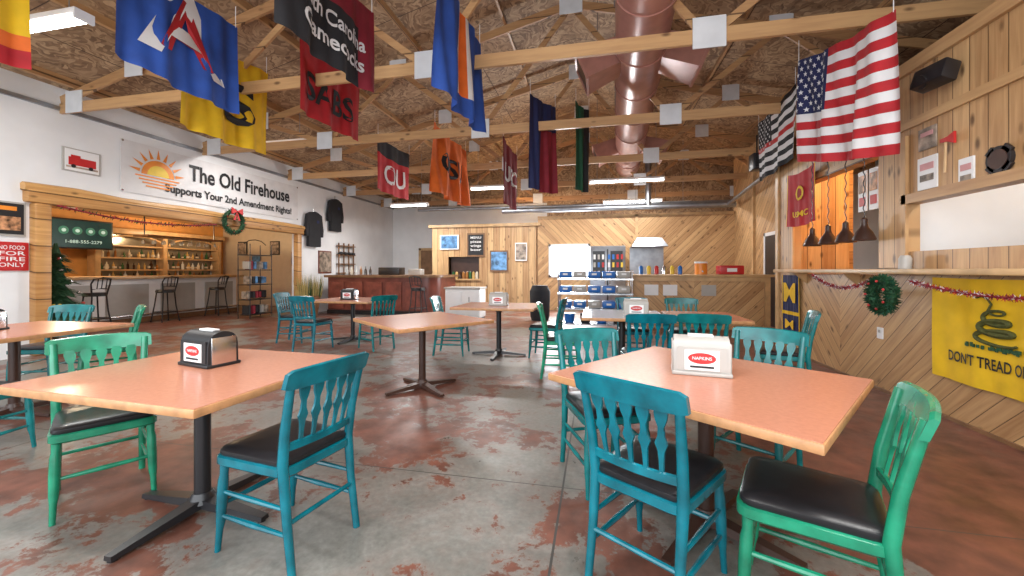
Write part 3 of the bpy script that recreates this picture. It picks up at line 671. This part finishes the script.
for k in range(260):
    a=random.random()*6.28; r=random.uniform(.05,.32); b.face([(-7.75+r*math.cos(a)-.01,9.6+r*math.sin(a),.55),(-7.75+r*math.cos(a)+.01,9.6+r*math.sin(a),.55),(-7.75+r*1.3*math.cos(a),9.6+r*1.3*math.sin(a),random.uniform(.9,1.25))],random.choice([STRAW,LEAF,STRAW]))
b.lathe([(.2,0),(.26,.3),(.3,.6)],(-7.75,9.6,0),DWOOD,14); b.done('straw_planter')
b=B(); Y=13
b.span((-5.6,Y,0),(-5.0,Y+.1,2.75),PVX); b.span((-5.0,Y,0),(-3.9,Y+.1,1.0),PVX); b.span((-5.0,Y,1.75),(-3.9,Y+.1,2.75),PVX); b.span((-3.9,Y,0),(-1.95,Y+.1,2.75),PVX)
b.span((-5.6,Y+.1,0),(-5.5,15.4,2.75),PV); b.span((-1.95,Y+.1,0),(-1.85,15.4,2.75),PV); b.span((-5.7,Y-.08,2.75),(-1.8,15.4,2.85),PWOOD)
b.span((-5.05,Y-.06,.95),(-3.85,Y+.02,1.0),PWOOD); b.done('wall_office')
b=B(); b.span((-4.98,13.2,1.0),(-3.92,13.25,1.75),BRN)
for i in range(8): b.lathe([(.05,0),(.05,.2),(.02,.25)],(-4.85+i*.12,13.1,1.0),random.choice(BOTS),8)
b.done('office_window_display')
def picY(name,u,z,w,h,m,frame=BLK,y=12.98,txt=None):
    b=B(); b.box((u,y-.015,z),(w,.03,h),frame); b.box((u,y-.032,z),(w*.86,.006,h*.86),m)
    if txt:
        for i,t in enumerate(txt): b.text(t,h*.14,onY(u,y-.038,z+h*(.3-.17*i)),WHITE,width=w*.6)
    b.done(name)
picY('framed_picture',-4.95,2.25,.68,.5,PICB,WHITE); picY('menu_board',-4.0,2.15,.62,.8,BLACK,DWOOD,txt=('MENU','pizza','wings','beer')); picY('framed_picture',-3.2,1.6,.62,.7,PICB,DWOOD); picY('framed_picture',-2.45,1.9,.4,.6,PICG,WHITE)
b=B(); b.span((-7.1,15.35,0),(-6.1,15.41,2.1),DWOOD); b.span((-7.2,15.34,0),(-7.1,15.41,2.2),PWOOD); b.span((-6.1,15.34,0),(-6.0,15.41,2.2),PWOOD); b.span((-7.2,15.34,2.1),(-6,15.41,2.2),PWOOD); b.sph((-6.25,15.3,1),.04,CHROME); b.done('door_2')

# ---------------------------------------------------------------- rear-right kitchen counter
b=B(); b.span((.7,9.5,0),(2.1,9.62,1.15),PDX); b.span((2.1,9.5,0),(3.6,9.62,1.15),PDX2); b.span((.6,9.4,1.15),(3.7,10.1,1.2),PWOOD,.01); b.span((.7,9.44,0),(.8,9.5,1.15),PWOOD); b.span((3.5,9.44,0),(3.6,9.5,1.15),PWOOD); b.span((.7,9.45,1.05),(3.6,9.5,1.15),PWOOD); b.span((.7,10,0),(3.6,10.05,1.15),PDX)
for u,m in ((1.2,WHITE),(1.6,WHITE),(2.4,CREAM)): b.box((u,9.49,.85),(.3,.01,.24),m)
b.done('service_counter')
b=B()
for z in (.12,.45,.78,1.1): b.box((-.05,9.0,z),(1.6,.45,.03),CHROME)
for u in (-.83,.73):
    for v in (8.8,9.2): b.cyl((u,v,0),(u,v,1.3),.015,.015,CHROME,8)
b.done('metal_shelf_unit')
b=B()
for z in (.47,.8,1.12):
    for i in range(5):
        u=-.68+i*.31; b.box((u,9.0,z+.08),(.27,.38,.14),BLUEP if (i+int(z*10))%3 else CREAM,bev=.02); b.box((u,8.8,z+.09),(.1,.02,.04),WHITE)
for i in range(4): b.cyl((-.6+i*.35,9,.14),(-.6+i*.35,9,.34),.1,.12,BLKC if i%2 else BLUEP,14)
b.done('storage_bins')
b=B()
b.span((-.2,11.9,0),(.8,12.7,2.0),STEEL,.02); b.span((.28,11.88,.2),(.32,11.9,1.9),BLK); b.span((-.12,11.885,1.0),(.22,11.9,1.85),BLK); b.span((.38,11.885,1.0),(.72,11.9,1.85),BLK)
for z in (1.2,1.45,1.68):
    for i in range(7): b.box((-.07+i*.12 + (.0 if i<3 else .05),11.88,z),(.06,.008,.14),random.choice([WHITE,REDP,YELP,BLUEP,CREAM]))
for u in (.24,.36): b.cyl((u,11.86,.9),(u,11.86,1.3),.015,.015,CHROME,8)
b.done('glass_door_refrigerator')
b=B(); b.prism([(.95,11.5,1.95),(1.9,11.5,1.95),(1.75,11.7,2.2),(1.1,11.7,2.2)],(0,.9,0),STEEL); b.span((.95,11.6,0),(1.9,12.4,.95),STEEL,.01); b.span((.95,12.35,.95),(1.9,12.4,1.95),STEEL)
for i in range(4): b.cyl((1.06+i*.22,11.58,.85),(1.06+i*.22,11.61,.85),.03,.03,BLK,10)
b.box((1.42,11.59,.5),(.75,.02,.45),BLK); b.done('range_hood_and_stove')
b=B(); b.box((2.9,9.75,1.3),(.5,.3,.2),REDP,bev=.02); b.box((2.9,9.59,1.3),(.2,.01,.08),WHITE); b.done('red_cooler_box')
b=B(); b.cyl((2.3,9.75,1.2),(2.3,9.75,1.45),.13,.13,ORP,18); b.cyl((2.3,9.75,1.45),(2.3,9.75,1.49),.14,.14,WHITE,18); b.tube([(2.3,9.62,1.28),(2.3,9.57,1.26)],.015,WHITE,seg=6); b.done('drink_cooler')
b=B()
for i in range(6): b.lathe([(.045,0),(.05,.16),(.02,.2)],(1.0+i*.17,9.7,1.2),random.choice([WHITE,REDP,YELP,BLUEP,CHROME]),10)
b.done('condiment_bottles')
b=B(); b.lathe([(.22,0),(.25,.1),(.27,.75),(.24,.8),(.2,.9)],(-1.45,10.3,0),BLKC,16); b.done('trash_can')

# ---------------------------------------------------------------- pass-through details
def pend(v,z):
    b=B(); u=2.84
    b.lathe([(.1,0),(.105,.015),(.075,.09),(.04,.14),(.03,.18),(.03,.23),(.012,.25)],(u,v,z),BRN,18)
    b.sph((u,v,z+.05),.035,WARMB,seg=10)
    b.tube([(u+.008*math.sin(k*1.3),v+.008*math.cos(k*1.3),z+.24+k*(2.98-z-.24)/40) for k in range(41)],.005,BLK,seg=6); b.cyl((u,v,2.98),(u,v,3.02),.05,.05,BLK)
    b.box((u+.08,v,3.0),(.2,.05,.03),BLK)
    b.done('heat_lamp_pendant')
for v in (5.05,5.38,5.74,6.12): pend(v,1.62)
b=B(); b.span((4.3,5.0,.0),(4.85,7.0,.9),STEEL,.01); b.span((4.55,5.0,1.95),(4.85,6.8,1.99),STEEL)
for i in range(7): b.cyl((4.7,5.2+i*.24,1.99),(4.7,5.2+i*.24,2.12),.08,.09,random.choice([WHITE,STEEL,REDP]),12)
b.done('kitchen_shelving')
b=B()
for i,(v,z,m) in enumerate(((5.15,2.4,WHITE),(5.5,2.4,REDP),(5.85,2.4,WHITE),(6.2,2.4,YELP),(5.15,1.65,REDP),(5.5,1.65,WHITE),(6.0,1.65,WHITE))):
    b.box((4.885,v,z),(.02,.26,.36),m)
for v in (5.14,5.33): b.box((2.985,v,2.2),(.008,.15,.46),WHITE); b.box((2.978,v,2.28),(.005,.12,.2),FOOD); b.box((2.978,v,2.08),(.005,.1,.1),REDP)
b.done('order_notices')
b=B(); b.span((4.0,2.0,0),(4.7,4.6,.9),STEEL,.02); b.span((4.2,2.4,.9),(4.7,4.4,1.75),STEEL,.02); b.span((4.18,2.6,1.3),(4.2,4.2,1.65),CREAM); b.done('steel_oven')
PINK=mat('pink_paper',(.6,.3,.3),.6)
for v,z,w_,h_,m in ((4.42,2.2,.22,.3,WHITE),(4.02,2.1,.14,.26,WHITE),(4.42,2.52,.2,.2,PICG)):
    b=B(); b.box((UR-.008,v,z),(.012,w_,h_),m); b.box((UR-.016,v,z+h_*.2),(.004,w_*.7,h_*.2),PINK); b.box((UR-.016,v,z-h_*.15),(.004,w_*.7,h_*.2),PICG); b.done('wall_notice')
b=B(); b.cyl((UR-.03,3.73,2.14),(UR-.002,3.73,2.14),.1,.1,BLK,24); b.cyl((UR-.036,3.73,2.14),(UR-.03,3.73,2.14),.075,.075,BRN,24)
for k in range(4): a=k*math.pi/2+.78; b.box((UR-.02,3.73+.08*math.cos(a),2.14+.08*math.sin(a)),(.02,.07,.07),BLK,rot=Euler((a,0,0)))
b.done('fire_badge_plaque')
b=B(); b.tube([(UR-.03,4.2,2.15),(UR-.03,4.19,2.46)],.01,PWOOD,seg=8); b.prism([(UR-.04,4.16,2.41),(UR-.04,4.1,2.38),(UR-.04,4.1,2.48),(UR-.04,4.16,2.455),(UR-.04,4.24,2.45),(UR-.04,4.24,2.42)],(.02,0,0),REDP); b.done('fire_axe')
b=B(); b.box((2.86,4.15,2.98),(.14,.28,.17),BLK,rot=Euler((0,.3,.2)),bev=.015); b.box((2.95,4.15,3.02),(.09,.04,.04),BLK); b.cyl((2.79,4.18,2.95),(2.775,4.18,2.945),.06,.06,VINYL,16); b.done('wall_speaker')
b=B(); b.box((2.9,8.2,3.3),(.2,.25,.3),BLK,bev=.015); b.cyl((2.9,8.2,3.4),(2.9,8.2,3.8),.015,.015,BLK); b.box((2.9,8.06,3.3),(.15,.02,.24),VINYL); b.done('hanging_speaker')
b=B()
for v,m in ((2.3,WHITE),(2.75,STEEL),(4.55,CREAM)): b.lathe([(.05,0),(.05,.1),(.035,.13)],(2.9,v,1.31),m,12)
b.done('counter_cups')
b=B(); b.box((UR-.01,5.05,.62),(.015,.08,.12),WHITE); b.box((UR-.02,5.05,.64),(.006,.03,.03),CREAM); b.done('wall_outlet')

# ---------------------------------------------------------------- camera
cam=bpy.data.cameras.new('cam'); cam.sensor_width=36; cam.lens=400/1024*36; cam.shift_y=-18/1024; cam.clip_start=.05
o=bpy.data.objects.new('camera',cam); o.location=(0,0,1.3); o.rotation_euler=(R(90),0,R(12)); COL.objects.link(o); sc.camera=o
sc.view_settings.view_transform='Standard'; sc.view_settings.look='None'; sc.view_settings.exposure=.1
